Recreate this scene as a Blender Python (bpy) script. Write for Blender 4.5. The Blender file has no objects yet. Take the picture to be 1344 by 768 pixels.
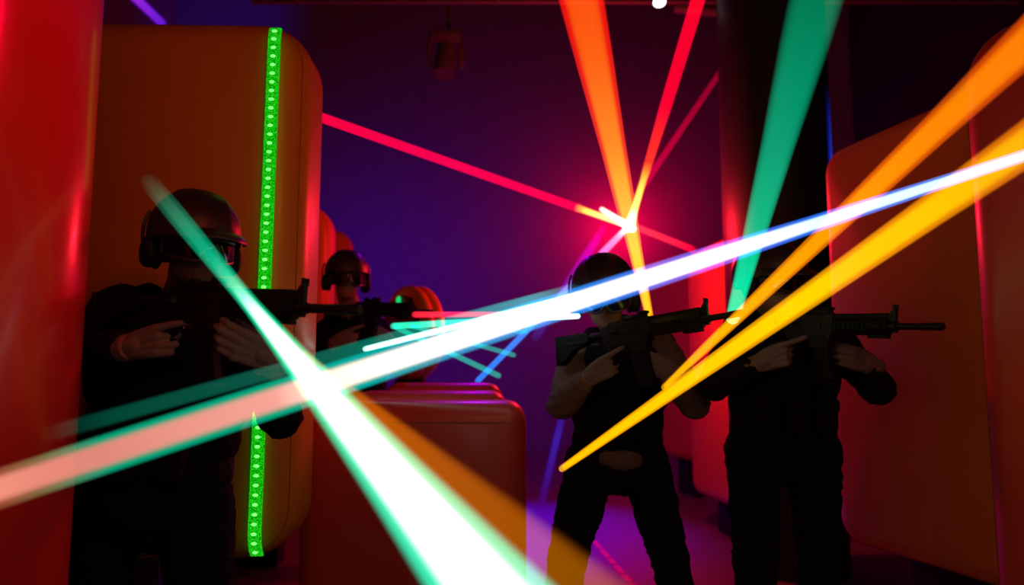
import bpy, bmesh, math, random
import numpy as np
from mathutils import Vector, Matrix, noise

# ------------------------------------------------------------------ camera
F = 1000.0; DS = 0.94; TILT = math.atan(110.0/F); CAM = Vector((0, 0, 1.26))
S = bpy.context.scene
COL = S.collection
cd = bpy.data.cameras.new('camera'); cam = bpy.data.objects.new('camera', cd); COL.objects.link(cam)
cd.sensor_width = 36; cd.lens = 36*F/1344
cam.location = CAM; cam.rotation_euler = (math.pi/2 + TILT, 0, 0)
cd.clip_start = 0.02; cd.clip_end = 100
cd.dof.use_dof = True; cd.dof.focus_distance = 2.25; cd.dof.aperture_fstop = 1.9
S.camera = cam
S.view_settings.view_transform = 'Standard'; S.view_settings.look = 'None'
S.view_settings.gamma = 1; S.view_settings.exposure = 0; S.view_settings.use_curve_mapping = False
S.cycles.transparent_max_bounces = 32
S.cycles.max_bounces = 6
S.cycles.sample_clamp_indirect = 4
S.cycles.use_denoising = True

def at(px, py, d):
    d = d*DS
    X = (px-672)/F; Y = (384-py)/F
    c, s = math.cos(TILT), math.sin(TILT)
    v = Vector((X, c - Y*s, s + Y*c))
    return CAM + v*(d/v.y)

# ------------------------------------------------------------------ world and lights
w = bpy.data.worlds.new('world'); S.world = w; w.use_nodes = True
w.node_tree.nodes['Background'].inputs[0].default_value = (0.10, 0.06, 0.5, 1)
w.node_tree.nodes['Background'].inputs[1].default_value = 0.004

def light(name, typ, loc, power, color, size=0.2, target=None, spot=None, blend=0.5, size_y=None):
    l = bpy.data.lights.new(name, typ); l.energy = power; l.color = color
    if typ == 'AREA':
        l.size = size
        if size_y: l.shape = 'RECTANGLE'; l.size_y = size_y
    else: l.shadow_soft_size = size
    if typ == 'SPOT': l.spot_size = math.radians(spot); l.spot_blend = blend
    o = bpy.data.objects.new(name, l); COL.objects.link(o); o.location = loc
    if target is not None:
        o.rotation_euler = (Vector(target)-Vector(loc)).to_track_quat('-Z', 'Y').to_euler()
    return o
RED = (1, 0.0, 0.02); PINK = (1, 0.0, 0.16); BLUE = (0.08, 0.02, 1); AMB = (1, 0.42, 0.10)
HUB = at(826, 297, 6.0)
light('red_stage_light', 'POINT', HUB+Vector((0, -0.1, 0.0)), 100, RED, 0.07)
light('blue_corner_light', 'SPOT', (-4.2, 9.5, 5.5), 110, (0.03, 0.03, 1), 0.3, (-5.2, 13, 7.6), 44, 0.8)
light('red_rim_fill', 'POINT', (0.42, 5.1, 2.5), 8, (1, 0, 0.025), 0.08)  # extra red light added to widen the bright bunker edges, no fixture
light('red_wall_light', 'POINT', at(818, 292, 13.1), 75, (1, 0.0, 0.05), 0.12)
light('blue_wall_wash', 'AREA', (-2.5, 9.5, 3.2), 44, (0.07, 0.01, 1), 1.0, (-1.5, 13, 0.6))
light('magenta_wall_wash', 'AREA', (1.0, 10.0, 3.6), 3, (0.7, 0.0, 0.6), 1.0, (0.5, 13, 1.5))
light('violet_top_light', 'SPOT', (-0.2, 5.9, 3.4), 70, (0.5, 0.0, 1), 0.12, (-0.25, 3.2, 1.15), 34, 0.5)
light('blue_floor_light', 'SPOT', (-0.1, 9.2, 3.5), 1500, (0.07, 0.0, 1), 0.25, (0.2, 6.6, 0), 36, 0.9)
light('magenta_floor_light', 'SPOT', (1.0, 10.0, 4.0), 48, (1.0, 0.0, 0.25), 0.2, (0.6, 6.5, 0), 60, 0.9)
light('blue_column_light', 'SPOT', (4.2, 7.0, 2.6), 1700, (0.02, 0.06, 1), 0.1, (2.15, 5.25, 2.7), 20, 0.5)
light('amber_front_light', 'AREA', (0.9, -1.6, 3.2), 13, (1, .36, .10), 2.0, (0.6, 3.0, 1.4))
light('red_side_light', 'SPOT', (0.45, 0.75, 2.9), 48, (1, 0.0, 0.03), 0.12, (-1.3, 1.5, 1.6), 36, 0.7)
light('red_far_light', 'POINT', (0.6, 8.5, 3.2), 7, RED, 0.15)
light('red_left_fill', 'SPOT', (1.3, -0.4, 2.7), 26, (1, 0.03, 0.02), 0.15, (-1.0, 2.6, 1.9), 34, 0.8)  # added red fill on the face of the left bunker, no fixture

# ------------------------------------------------------------------ materials
def mat(name, color, rough=0.6, spec=0.5, bump=0.0, bscale=60, var=0.0, coat=0.0, metallic=0.0):
    m = bpy.data.materials.new(name); m.use_nodes = True
    nt = m.node_tree; b = nt.nodes['Principled BSDF']
    b.inputs['Base Color'].default_value = (*color, 1)
    b.inputs['Roughness'].default_value = rough
    b.inputs['Specular IOR Level'].default_value = spec
    b.inputs['Metallic'].default_value = metallic
    b.inputs['Coat Weight'].default_value = coat
    b.inputs['Coat Roughness'].default_value = 0.15
    tc = nt.nodes.new('ShaderNodeTexCoord')
    n = nt.nodes.new('ShaderNodeTexNoise'); n.inputs['Scale'].default_value = bscale; n.inputs['Detail'].default_value = 4
    nt.links.new(tc.outputs['Object'], n.inputs['Vector'])
    if bump:
        bp = nt.nodes.new('ShaderNodeBump'); bp.inputs['Strength'].default_value = bump; bp.inputs['Distance'].default_value = 0.01
        nt.links.new(n.outputs['Fac'], bp.inputs['Height']); nt.links.new(bp.outputs['Normal'], b.inputs['Normal'])
    if var:
        mx = nt.nodes.new('ShaderNodeMix'); mx.data_type = 'RGBA'
        mx.inputs[6].default_value = (*[c*(1-var) for c in color], 1); mx.inputs[7].default_value = (*[min(1, c*(1+var)) for c in color], 1)
        n2 = nt.nodes.new('ShaderNodeTexNoise'); n2.inputs['Scale'].default_value = 4; n2.inputs['Detail'].default_value = 6
        nt.links.new(tc.outputs['Object'], n2.inputs['Vector'])
        nt.links.new(n2.outputs['Fac'], mx.inputs[0]); nt.links.new(mx.outputs[2], b.inputs['Base Color'])
    return m
def emat(name, color, strength):
    m = bpy.data.materials.new(name); m.use_nodes = True; nt = m.node_tree; nt.nodes.clear()
    e = nt.nodes.new('ShaderNodeEmission'); e.inputs[0].default_value = (*color, 1); e.inputs[1].default_value = strength
    o = nt.nodes.new('ShaderNodeOutputMaterial'); nt.links.new(e.outputs[0], o.inputs[0]); return m

M = {}
M['wall'] = mat('wall_paint', (0.30, 0.28, 0.34), 0.9, 0.2, 0.2, 8, 0.15)
M['ceil'] = mat('ceiling_paint', (0.02, 0.02, 0.025), 0.95, 0.1)
M['navy'] = mat('navy_wall_paint', (0.03, 0.03, 0.09), 0.9, 0.1, 0.1, 8, 0.1)
M['floor'] = mat('floor_concrete', (0.16, 0.15, 0.16), 0.38, 0.5, 0.25, 14, 0.3)
M['orange'] = mat('orange_vinyl', (0.78, 0.26, 0.02), 0.36, 0.5, 0.06, 180, 0.06, 0.15)
M['red'] = mat('red_vinyl', (0.62, 0.06, 0.045), 0.36, 0.5, 0.06, 180, 0.06, 0.15)
M['redgloss'] = mat('glossy_red_vinyl', (0.60, 0.02, 0.02), 0.30, 0.5, 0.04, 60, 0.06, 0.3)
M['seam'] = mat('seam_piping', (0.30, 0.09, 0.02), 0.7)
M['black'] = mat('black_steel', (0.012, 0.012, 0.014), 0.55, 0.3)
M['dark'] = mat('dark_paint', (0.02, 0.025, 0.04), 0.5, 0.4, 0.05, 20)
M['gun'] = mat('gun_metal', (0.007, 0.007, 0.010), 0.42, 0.3, 0.08, 300)
M['polymer'] = mat('black_polymer', (0.006, 0.006, 0.009), 0.55, 0.25, 0.15, 400)
M['jacket'] = mat('black_jacket_cloth', (0.010, 0.010, 0.016), 0.92, 0.1, 0.25, 300)
M['vest'] = mat('black_vest_nylon', (0.007, 0.007, 0.010), 0.85, 0.15, 0.3, 500)
M['jeans'] = mat('black_denim', (0.008, 0.008, 0.012), 0.95, 0.1, 0.3, 400)
M['grey'] = mat('grey_brown_knit', (0.17, 0.12, 0.11), 0.95, 0.1, 0.4, 350)
M['glove'] = mat('tan_glove_cloth', (0.21, 0.16, 0.16), 0.85, 0.2, 0.3, 350)
M['cuff'] = mat('knitted_cuff', (0.30, 0.18, 0.14), 0.95, 0.1, 0.9, 220)
M['skin'] = mat('skin', (0.30, 0.16, 0.11), 0.55, 0.4, 0.05, 120)
M['helmet'] = mat('helmet_shell', (0.03, 0.02, 0.03), 0.38, 0.45, 0.02, 200)
M['lens'] = mat('goggle_lens', (0.01, 0.01, 0.015), 0.06, 0.9, 0, 10, 0, 0.6)
M['bluelens'] = mat('blue_mirror_lens', (0.02, 0.08, 0.6), 0.12, 0.9, 0, 10, 0, 0.6, 0.6)
M['frame'] = mat('goggle_frame', (0.02, 0.018, 0.02), 0.35, 0.5)
M['mask'] = mat('grey_face_mask', (0.10, 0.085, 0.095), 0.8, 0.2, 0.1, 200)
M['eye'] = mat('eye_white', (0.6, 0.6, 0.6), 0.3)
M['boot'] = mat('boot_leather', (0.010, 0.009, 0.009), 0.6, 0.3, 0.2, 120)
M['tape'] = mat('red_floor_tape', (0.75, 0.05, 0.07), 0.5, 0.4, 0.1, 60)
M['ledtape'] = emat('green_tape_glow', (0.0, 0.42, 0.01), 0.62)
M['led'] = emat('green_diode', (0.16, 1.0, 0.14), 1.7)
M['lamp'] = emat('white_lamp_lens', (1.0, 0.85, 1.0), 4.0)
M['truss'] = mat('truss_aluminium', (0.16, 0.15, 0.17), 0.5, 0.5, 0, 10, 0, 0, 0.3)
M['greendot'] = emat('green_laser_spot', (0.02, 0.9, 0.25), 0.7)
M['cap'] = mat('barrel_end_vinyl', (0.12, 0.03, 0.025), 0.6)

# ------------------------------------------------------------------ mesh helpers
def link(name, me, m=None, parent=None, smooth=True):
    o = bpy.data.objects.new(name, me); COL.objects.link(o)
    if m is not None and not me.materials: me.materials.append(M[m] if isinstance(m, str) else m)
    if parent is not None:
        o.parent = parent; o.matrix_parent_inverse = parent_world(parent).inverted()
    if smooth:
        me.shade_smooth()
    return o
def parent_world(p):
    mw = Matrix.LocRotScale(p.location, p.rotation_euler, p.scale)
    if p.parent is not None: mw = parent_world(p.parent) @ p.matrix_parent_inverse @ mw
    return mw
def from_bm(name, bm, m=None, parent=None, smooth=True, sharp=35):
    bmesh.ops.recalc_face_normals(bm, faces=bm.faces)
    me = bpy.data.meshes.new(name); bm.to_mesh(me); bm.free()
    o = link(name, me, m, parent, False)
    if smooth:
        me.shade_smooth()
        me.set_sharp_from_angle(angle=math.radians(sharp))
    return o
def tag(o, label, cat, group=None):
    o['label'] = label; o['category'] = cat
    if group: o['group'] = group
    return o
def empty(name, loc, label=None, cat=None, group=None):
    o = bpy.data.objects.new(name, None); COL.objects.link(o); o.location = loc; o.empty_display_size = 0.1
    if label: tag(o, label, cat, group)
    return o
def loft(bm, loops, close0=True, close1=True, cyc=True):
    rows = [[bm.verts.new(p) for p in L] for L in loops]
    n = len(rows[0])
    for a, b in zip(rows[:-1], rows[1:]):
        for i in range(n if cyc else n-1):
            j = (i+1) % n
            bm.faces.new((a[i], a[j], b[j], b[i]))
    if close0: bm.faces.new(rows[0])
    if close1: bm.faces.new(rows[-1][::-1])
    return rows
def box(bm, c, s, mtx=None, bev=0.0):
    r = bmesh.ops.create_cube(bm, size=1.0)
    vs = r['verts']
    for v in vs:
        v.co = Vector((v.co.x*s[0]+c[0], v.co.y*s[1]+c[1], v.co.z*s[2]+c[2]))
    if bev:
        es = list({e for v in vs for e in v.link_edges})
        g = bmesh.ops.bevel(bm, geom=es, offset=bev, segments=2, affect='EDGES', profile=0.5)
        vs = list({v for f in g['faces'] for v in f.verts} | {v for v in vs if v.is_valid})
    if mtx is not None:
        for v in vs: v.co = mtx @ v.co
    return vs
def frame_of(d):
    d = d.normalized(); a = Vector((0, 0, 1)) if abs(d.z) < 0.9 else Vector((1, 0, 0))
    x = d.cross(a).normalized(); return x, x.cross(d).normalized(), d
def tube(bm, pts, rads, n=14, capped=True):
    pts = [Vector(p) for p in pts]; loops = []
    for i, p in enumerate(pts):
        d = (pts[min(i+1, len(pts)-1)] - pts[max(i-1, 0)])
        x, y, _ = frame_of(d)
        y = d.normalized().cross(x)
        if i and loops:
            # keep frames aligned
            x = (px_ - d.normalized()*px_.dot(d.normalized())).normalized(); y = d.normalized().cross(x)
        px_ = x
        r = rads[i] if isinstance(rads, (list, tuple)) else rads
        loops.append([p + (x*math.cos(2*math.pi*k/n) + y*math.sin(2*math.pi*k/n))*r for k in range(n)])
    loft(bm, loops, capped, capped)
def capsule(bm, p0, r0, p1, r1, n=14, h=4):
    p0 = Vector(p0); p1 = Vector(p1); d = p1-p0
    if d.length < 1e-5: d = Vector((0, 0, 1e-4))
    x, y, z = frame_of(d); loops = []
    for i in range(h+1):
        a = -math.pi/2 + math.pi/2*i/h*0.999 + 0.04*(i == 0)
        loops.append([p0 + z*r0*math.sin(a) + (x*math.cos(t)+y*math.sin(t))*r0*math.cos(a) for t in [2*math.pi*k/n for k in range(n)]])
    for i in range(h+1):
        a = math.pi/2*i/h - 0.04*(i == h)
        loops.append([p1 + z*r1*math.sin(a) + (x*math.cos(t)+y*math.sin(t))*r1*math.cos(a) for t in [2*math.pi*k/n for k in range(n)]])
    loft(bm, loops)
def ell(bm, c, r, rot=None, seg=20):
    g = bmesh.ops.create_uvsphere(bm, u_segments=seg, v_segments=seg//2+2, radius=1.0)
    rot = rot or Matrix.Identity(3); c = Vector(c)
    for v in g['verts']:
        v.co = c + rot @ Vector((v.co.x*r[0], v.co.y*r[1], v.co.z*r[2]))
def blob(name, prims, m, parent, voxel=0.01, smooth=4, wr=0.0, wf=9.0, seed=0, zs=1.0):
    """a continuous skin over capsules and ellipsoids"""
    bm = bmesh.new()
    for p in prims:
        if p[0] == 'c': capsule(bm, *p[1:5])
        else: ell(bm, *p[1:])
    bmesh.ops.recalc_face_normals(bm, faces=bm.faces)
    me = bpy.data.meshes.new('tmp'); bm.to_mesh(me); bm.free()
    o = bpy.data.objects.new('tmp', me); COL.objects.link(o)
    r = o.modifiers.new('r', 'REMESH'); r.mode = 'VOXEL'; r.voxel_size = voxel
    s = o.modifiers.new('s', 'SMOOTH'); s.factor = 0.5; s.iterations = smooth
    dg = bpy.context.evaluated_depsgraph_get()
    me2 = bpy.data.meshes.new_from_object(o.evaluated_get(dg)); me2.name = name
    bpy.data.objects.remove(o); bpy.data.meshes.remove(me)
    if wr:
        off = Vector((seed*3.1, seed*1.7, seed*0.9))
        n = len(me2.vertices); no = np.empty(n*3); co = np.empty(n*3)
        me2.vertices.foreach_get('co', co); me2.vertex_normals.foreach_get('vector', no)
        co = co.reshape(-1, 3); no = no.reshape(-1, 3); d = np.empty(n)
        for i in range(n):
            q = Vector((co[i][0]*wf, co[i][1]*wf, co[i][2]*wf*zs)) + off
            a = noise.noise(q + Vector((noise.noise(q*0.6), noise.noise(q*0.6+off), 0))*1.2)
            d[i] = (1-abs(a)*2.2)**2*0.8 + 0.35*noise.noise(q*0.45)
        co += no*(d*wr)[:, None]
        me2.vertices.foreach_set('co', co.ravel()); me2.update()
    return link(name, me2, m, parent)

def rounded_panel(name, wd, ht, th, R, r, mtx, mats, label, cat, group=None, bulge=0.02, piping=True, plinth=None):
    """vinyl padded slab: local X width, Z height, Y thickness (front at -Y)"""
    root = empty(name, mtx.translation, label, cat, group); 
    def outline(ins, sc=1.0):
        rr = R-ins; hw = wd/2-ins; hh = ht/2-ins; pts = []
        for cx, cz, a0 in ((hw-rr, hh-rr, 0), (-hw+rr, hh-rr, 90), (-hw+rr, -hh+rr, 180), (hw-rr, -hh+rr, 270)):
            for k in range(9):
                a = math.radians(a0+90*k/8); pts.append(((cx+rr*math.cos(a))*sc, (cz+rr*math.sin(a))*sc))
        return pts
    loops = []
    for sc in (0.02, 0.25, 0.5, 0.75, 0.92):
        loops.append([Vector((x, -th/2 - bulge*(1-sc**2), z)) for x, z in outline(r, sc)])
    for i in range(9):
        a = math.pi/2*i/8; ins = r*(1-math.sin(a))
        loops.append([Vector((x, -th/2 + r*(1-math.cos(a)), z)) for x, z in outline(ins)])
    for i in range(9):
        a = math.pi/2*i/8; ins = r*(1-math.cos(a))
        loops.append([Vector((x, th/2 - r*(1-math.sin(a)), z)) for x, z in outline(ins)])
    bm = bmesh.new()
    loft(bm, [[mtx @ p for p in L] for L in loops])
    from_bm('padding', bm, mats, root, sharp=80)
    if piping:
        bm = bmesh.new()
        for sgn in (-1, 1):
            L = [mtx @ Vector((x, sgn*(th/2 - r*0.42), z)) for x, z in outline(r*0.18)]
            tube(bm, L+[L[0]], 0.0016, 6, False)
        from_bm('piping', bm, 'seam', root)
    if plinth:
        px0, pw, pd = plinth
        zb = mtx.translation.z - ht/2
        bm = bmesh.new(); mz = mtx.copy()
        base = mtx.translation.copy(); 
        rotm = mtx.to_3x3().to_4x4()
        mm = Matrix.Translation(Vector((base.x, base.y, 0))) @ rotm
        box(bm, (px0, 0, (zb+0.03)/2), (pw, pd, zb+0.03), mm, 0.01)
        from_bm('plinth', bm, 'black', root)
    return root
def place(p0, p1, z0, z1, th):
    """matrix + width for a slab whose camera-side face runs from p0 to p1 (xy)"""
    p0 = Vector((p0[0], p0[1], 0)); p1 = Vector((p1[0], p1[1], 0)); x = (p1-p0).normalized()
    y = Vector((0, 0, 1)).cross(x)     # away from viewer
    c = (p0+p1)/2 + y*th/2; c.z = (z0+z1)/2
    m = Matrix((( x.x, y.x, 0, c.x), (x.y, y.y, 0, c.y), (0, 0, 1, c.z), (0, 0, 0, 1)))
    return m, (p1-p0).length

# ------------------------------------------------------------------ room
def struct(name, c, s, m):
    bm = bmesh.new(); box(bm, c, s); o = from_bm(name, bm, m, smooth=False); o['kind'] = 'structure'; return o
struct('floor', (0, 5, -0.05), (12, 16.2, 0.1), 'floor')
struct('ceiling', (0, 5, 8.65), (12, 16.2, 0.1), 'ceil')
struct('wall_back', (0, 13.05, 4.3), (12, 0.1, 8.6), 'wall')
struct('wall_left', (-6.05, 5, 4.3), (0.1, 16.2, 8.6), 'wall')
struct('wall_right', (6.05, 5, 4.3), (0.1, 16.2, 8.6), 'navy')
struct('wall_front', (0, -3.05, 4.3), (12, 0.1, 8.6), 'ceil')
# taped line on the floor
a = at(770, 690, 6.05); b = at(835, 775, 3.95)
A0 = Vector((0.51, 7.5, 0)); B0 = Vector((0.83, 3.6, 0))
bm = bmesh.new()
dv = (B0-A0).normalized(); sd = Vector((-dv.y, dv.x, 0)); L = (B0-A0).length; k = 0.0; random.seed(4)
while k < L:
    l = random.uniform(0.12, 0.3)
    q0 = A0+dv*k; q1 = A0+dv*min(L, k+l)
    mm = Matrix.Identity(4); mid = (q0+q1)/2
    rot = Matrix.Rotation(math.atan2(dv.y, dv.x), 4, 'Z')
    box(bm, (0, 0, 0), ((q1-q0).length, 0.045, 0.002), Matrix.Translation((mid.x, mid.y, 0.001)) @ rot)
    k += l+0.03
o = from_bm('floor_tape', bm, 'tape', smooth=False); tag(o, 'worn red tape line running along the floor behind the striding player', 'floor tape')

# round dark pillar
bm = bmesh.new(); pc = at(1021, 300, 5.53); 
tube(bm, [(pc.x, pc.y, 0), (pc.x, pc.y, 8.6)], 0.367, 64)
o = from_bm('pillar', bm, 'dark', sharp=50); o['kind'] = 'structure'
bm = bmesh.new(); tube(bm, [(-2.1, 12.7, 1.6), (-2.1, 12.7, 1.68)], 0.02, 8); bm.free()

# ------------------------------------------------------------------ padded bunkers
def zat(py, d):  # height of a point seen at row py near the picture's centre column
    return at(672, py, d).z
# big orange wall on the left
pR = at(391, 400, 2.78); th = 0.40
pLx = pR + Vector((-1.30, -0.035, 0))
m, wd = place((pLx.x, pLx.y), (pR.x, pR.y), 0, 0, th); zt = at(300, 8, 2.72).z; zb = at(300, 748, 2.72).z
m.translation.z = (zt+zb)/2
LP = rounded_panel('padded_bunker', wd, zt-zb, th, 0.18, 0.13, m, 'orange', 'tall orange padded bunker with green LED strip behind the front left player', 'bunker', 'padded orange bunkers', plinth=(-0.15, 0.5, 0.2))
LPm = m.copy(); LPw, LPh = wd, zt-zb
# far orange walls on the left
for (pxr, pyt, d, lab) in ((445, 264, 5.5, 'orange padded bunker edge showing just right of the big LED bunker'), (467, 300, 8.4, 'dim far padded bunker edge above the helmet of the player behind the block')):
    p1 = at(pxr, 400, d+.37); p1 = Vector((p1.x, p1.y-.35, p1.z)); p0 = p1 + Vector((-1.1, -0.05, 0))
    m, wd = place((p0.x, p0.y), (p1.x, p1.y), 0, 0, 0.35); zt = at(420, pyt, d).z; zb = 0.55
    m.translation.z = (zt+zb)/2
    rounded_panel('padded_bunker', wd, zt-zb, 0.35, 0.2, 0.12, m, 'orange', lab, 'bunker', 'padded orange bunkers', plinth=(0, 0.5, 0.2))
# right row
def side_panel(p_far, p_near, zt, zb, th, mt, lab, R=0.14, r=0.08, pl=(0.0, 0.5, 0.15), grp='padded orange bunkers'):
    m, wd = place(p_far, p_near, 0, 0, th); m.translation.z = (zt+zb)/2
    return rounded_panel('padded_bunker', wd, zt-zb, th, R, r, m, mt, lab, 'bunker', grp, plinth=pl)
pf = at(1082, 400, 3.75); pn = pf + Vector((0.235, -0.98, 0))
side_panel((pf.x, pf.y), (pn.x+0.0, pn.y), at(1100, 198, 3.7).z, at(1100, 712, 3.7).z, 0.28, 'orange', 'orange padded bunker behind the muzzle of the right hand player', 0.12, 0.08, (0.05, 0.4, 0.1))
pf = at(1262, 400, 2.38); pn = pf + Vector((0.42, -0.9, 0))
side_panel((pf.x, pf.y), (pn.x, pn.y), at(1290, 50, 2.38).z, 0.35, 0.26, 'red', 'dark red padded bunker with dark seam at the right frame edge', 0.17, 0.125, (0.05, 0.4, 0.1), None)
pf = at(901, 400, 7.2); pn = at(957, 400, 6.2)
side_panel((pf.x, pf.y), (pn.x, pn.y), at(905, 331, 7.1).z, at(905, 648, 7.1).z, 0.25, 'orange', 'orange padded bunker between the striding player and the dark pillar', 0.13, 0.07, (0.05, 0.3, 0.08))
pf = at(846, 400, 9.6); pn = at(925, 400, 8.2)
side_panel((pf.x, pf.y), (pn.x, pn.y), at(850, 356, 9.5).z, at(850, 596, 9.5).z, 0.3, 'orange', 'far orange padded bunker seen just right of the blue goggled helmet', 0.2, 0.09, (0.05, 0.4, 0.1))

# red column bunker at the left frame edge
bm = bmesh.new(); e = at(76, 400, 1.62); rc = 0.27; cx = e.x-rc*0.985; cy = e.y+0.02
prof = [(0.02, 0.0), (rc-0.05, 0.0), (rc-0.015, 0.015), (rc, 0.06), (rc, 2.6), (rc-0.015, 2.64), (rc-0.05, 2.66), (0.02, 2.66)]
loft(bm, [[Vector((cx+r_*math.cos(2*math.pi*k/72), cy+r_*math.sin(2*math.pi*k/72), z)) for k in range(72)] for r_, z in prof])
o = from_bm('column_bunker', bm, 'redgloss', sharp=50); tag(o, 'glossy red round column bunker at the left frame edge', 'bunker')

# red blocks
def block(pxl, pxr, pyt, d, dep, lab, name='block_bunker'):
    l = at(pxl, 540, d); r = at(pxr, 540, d); zt = at(600, pyt, d+0.12).z
    wd = r.x-l.x; c = Vector(((l.x+r.x)/2, l.y+dep/2, zt/2))
    root = empty(name, (c.x, c.y, 0), lab, 'bunker', 'red block bunkers')
    R = 0.085; bm = bmesh.new()
    box(bm, c, (wd, dep, zt)); es = [e_ for e_ in bm.edges if max(v.co.z for v in e_.verts) > 0.1]
    bmesh.ops.bevel(bm, geom=es, offset=R, segments=7, affect='EDGES', profile=0.5)
    from_bm('padding', bm, 'red', root, sharp=80)
    bm = bmesh.new(); x0, x1, y0, y1 = c.x-wd/2+0.006, c.x+wd/2-0.006, c.y-dep/2+0.006, c.y+dep/2-0.006; z = zt-0.085
    pts = []
    for cx_, cy_, a0 in ((x1-R, y1-R, 0), (x0+R, y1-R, 90), (x0+R, y0+R, 180), (x1-R, y0+R, 270)):
        for k in range(6):
            a = math.radians(a0+18*k); pts.append(Vector((cx_+R*math.cos(a)*1.06, cy_+R*math.sin(a)*1.06, z)))
    tube(bm, pts+[pts[0]], 0.003, 6, False); from_bm('piping', bm, 'seam', root)
block(392, 691, 526, 3.32, 0.34, 'large red padded block in front of the crouched rear player')
block(455, 666, 513, 3.75, 0.30, 'middle red padded block just behind the large front block')
block(500, 660, 502, 4.15, 0.16, 'rearmost red padded block under the barrel shaped bunker')

# barrel bunker lying on its stand
bc = at(527, 437, 5.5); root = empty('barrel_bunker', (bc.x+0.15, bc.y, 0), 'round orange and red barrel bunker lying behind the rear player', 'bunker')
ax = Vector((0.80, 0.60, 0)).normalized(); R0 = 0.325
bm = bmesh.new(); x_, y_, z_ = frame_of(ax)
def ring(p, r): return [p + (x_*math.cos(2*math.pi*k/48)+y_*math.sin(2*math.pi*k/48))*r for k in range(48)]
bc = bc + Vector((0.0, 0, 0))
prof = [(0, .80), (0.01, .90), (.03, .96), (.07, 1), (.13, 1.0), (.17, .97), (.185, .93), (.2, .97), (.24, 1), (.31, 1), (.35, .96), (.37, .9), (.38, .8)]
loft(bm, [ring(bc+ax*s*.44, R0*r) for s, r in prof]); from_bm('barrel_padding', bm, 'orange', root, sharp=80)
bm = bmesh.new(); loft(bm, [ring(bc-ax*0.004, R0*.79), ring(bc-ax*0.012, R0*.77), ring(bc-ax*0.02, R0*.4), ring(bc-ax*0.02, 0.01)]); from_bm('end_cap', bm, 'cap', root, sharp=60)
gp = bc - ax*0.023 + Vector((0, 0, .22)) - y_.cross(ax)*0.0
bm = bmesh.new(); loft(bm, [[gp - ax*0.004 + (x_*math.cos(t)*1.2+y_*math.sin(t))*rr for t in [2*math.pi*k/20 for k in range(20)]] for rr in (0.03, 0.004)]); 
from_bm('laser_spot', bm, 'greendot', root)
bm = bmesh.new(); zt = bc.z-R0+0.012
box(bm, (bc.x+ax.x*.08, bc.y+ax.y*.08, zt/2), (.2, .26, zt), None, 0.02); from_bm('stand', bm, 'black', root)

# ------------------------------------------------------------------ LED strip
inv = LPm.inverted()
def on_panel(px, py):
    """point on the padded front of the left bunker under a pixel"""
    o_ = inv @ CAM; t_ = inv @ at(px, py, 2.7); dr = t_-o_
    k_ = ((-0.40/2 - 0.022) - o_.y)/dr.y
    return LPm @ (o_ + dr*k_)
top = on_panel(361, 36); bot = on_panel(333, 733)
st = empty('led_strip', bot, 'glowing green LED strip running up the tall orange bunker', 'LED strip')
up = (top-bot); n_led = 58
sx = (LPm.to_3x3() @ Vector((1, 0, 0))).normalized(); ny = (LPm.to_3x3() @ Vector((0, -1, 0))).normalized()
def strip_pt(t):
    p = bot + up*t
    # follow the rounded edges at both ends
    zl = p.z - (LPm.translation.z - LPh/2); zh = (LPm.translation.z + LPh/2) - p.z
    e_ = min(zl, zh); rr = 0.12
    if e_ < rr: p = p - ny*(rr - math.sqrt(max(0, rr*rr-(rr-e_)**2)))*0.9
    q = abs(inv.__matmul__(p).z)/(LPh/2)
    return p + ny*0.002
bm = bmesh.new(); loops = []
for i in range(81):
    p = strip_pt(i/80.0); h = 0.0215
    loops.append([p - sx*h - ny*0.004, p - sx*h + ny*0.004, p - sx*h*0.7 + ny*0.008, p + sx*h*0.7 + ny*0.008, p + sx*h + ny*0.004, p + sx*h - ny*0.004])
loft(bm, loops)
lt = bpy.data.materials.new('green_led_tape'); lt.use_nodes = True; nt = lt.node_tree; nt.nodes.clear()
tc = nt.nodes.new('ShaderNodeTexCoord'); vo = nt.nodes.new('ShaderNodeTexVoronoi'); vo.inputs['Scale'].default_value = 260
nt.links.new(tc.outputs['Object'], vo.inputs['Vector'])
cr = nt.nodes.new('ShaderNodeValToRGB'); cr.color_ramp.elements[0].position = 0.15; cr.color_ramp.elements[0].color = (0.03, 1.0, 0.02, 1)
cr.color_ramp.elements[1].position = 0.6; cr.color_ramp.elements[1].color = (0.0, 0.26, 0.0, 1)
nt.links.new(vo.outputs['Distance'], cr.inputs[0])
em = nt.nodes.new('ShaderNodeEmission'); em.inputs[1].default_value = 1.0; nt.links.new(cr.outputs[0], em.inputs[0])
ou = nt.nodes.new('ShaderNodeOutputMaterial'); nt.links.new(em.outputs[0], ou.inputs[0])
from_bm('led_tape', bm, lt, st)
bm = bmesh.new(); bmesh.ops.create_uvsphere(bm, u_segments=12, v_segments=8, radius=1)
for v in bm.verts: v.co = Vector((v.co.x*0.0095, v.co.y*0.005, v.co.z*0.0055))
me = bpy.data.meshes.new('led'); bm.to_mesh(me); bm.free(); me.materials.append(M['led']); me.shade_smooth()
for i in range(n_led):
    t = (i+0.5)/n_led; p = strip_pt(t) + ny*0.009
    o = bpy.data.objects.new('led', me); COL.objects.link(o); o.parent = st; o.location = p - st.location

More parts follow.
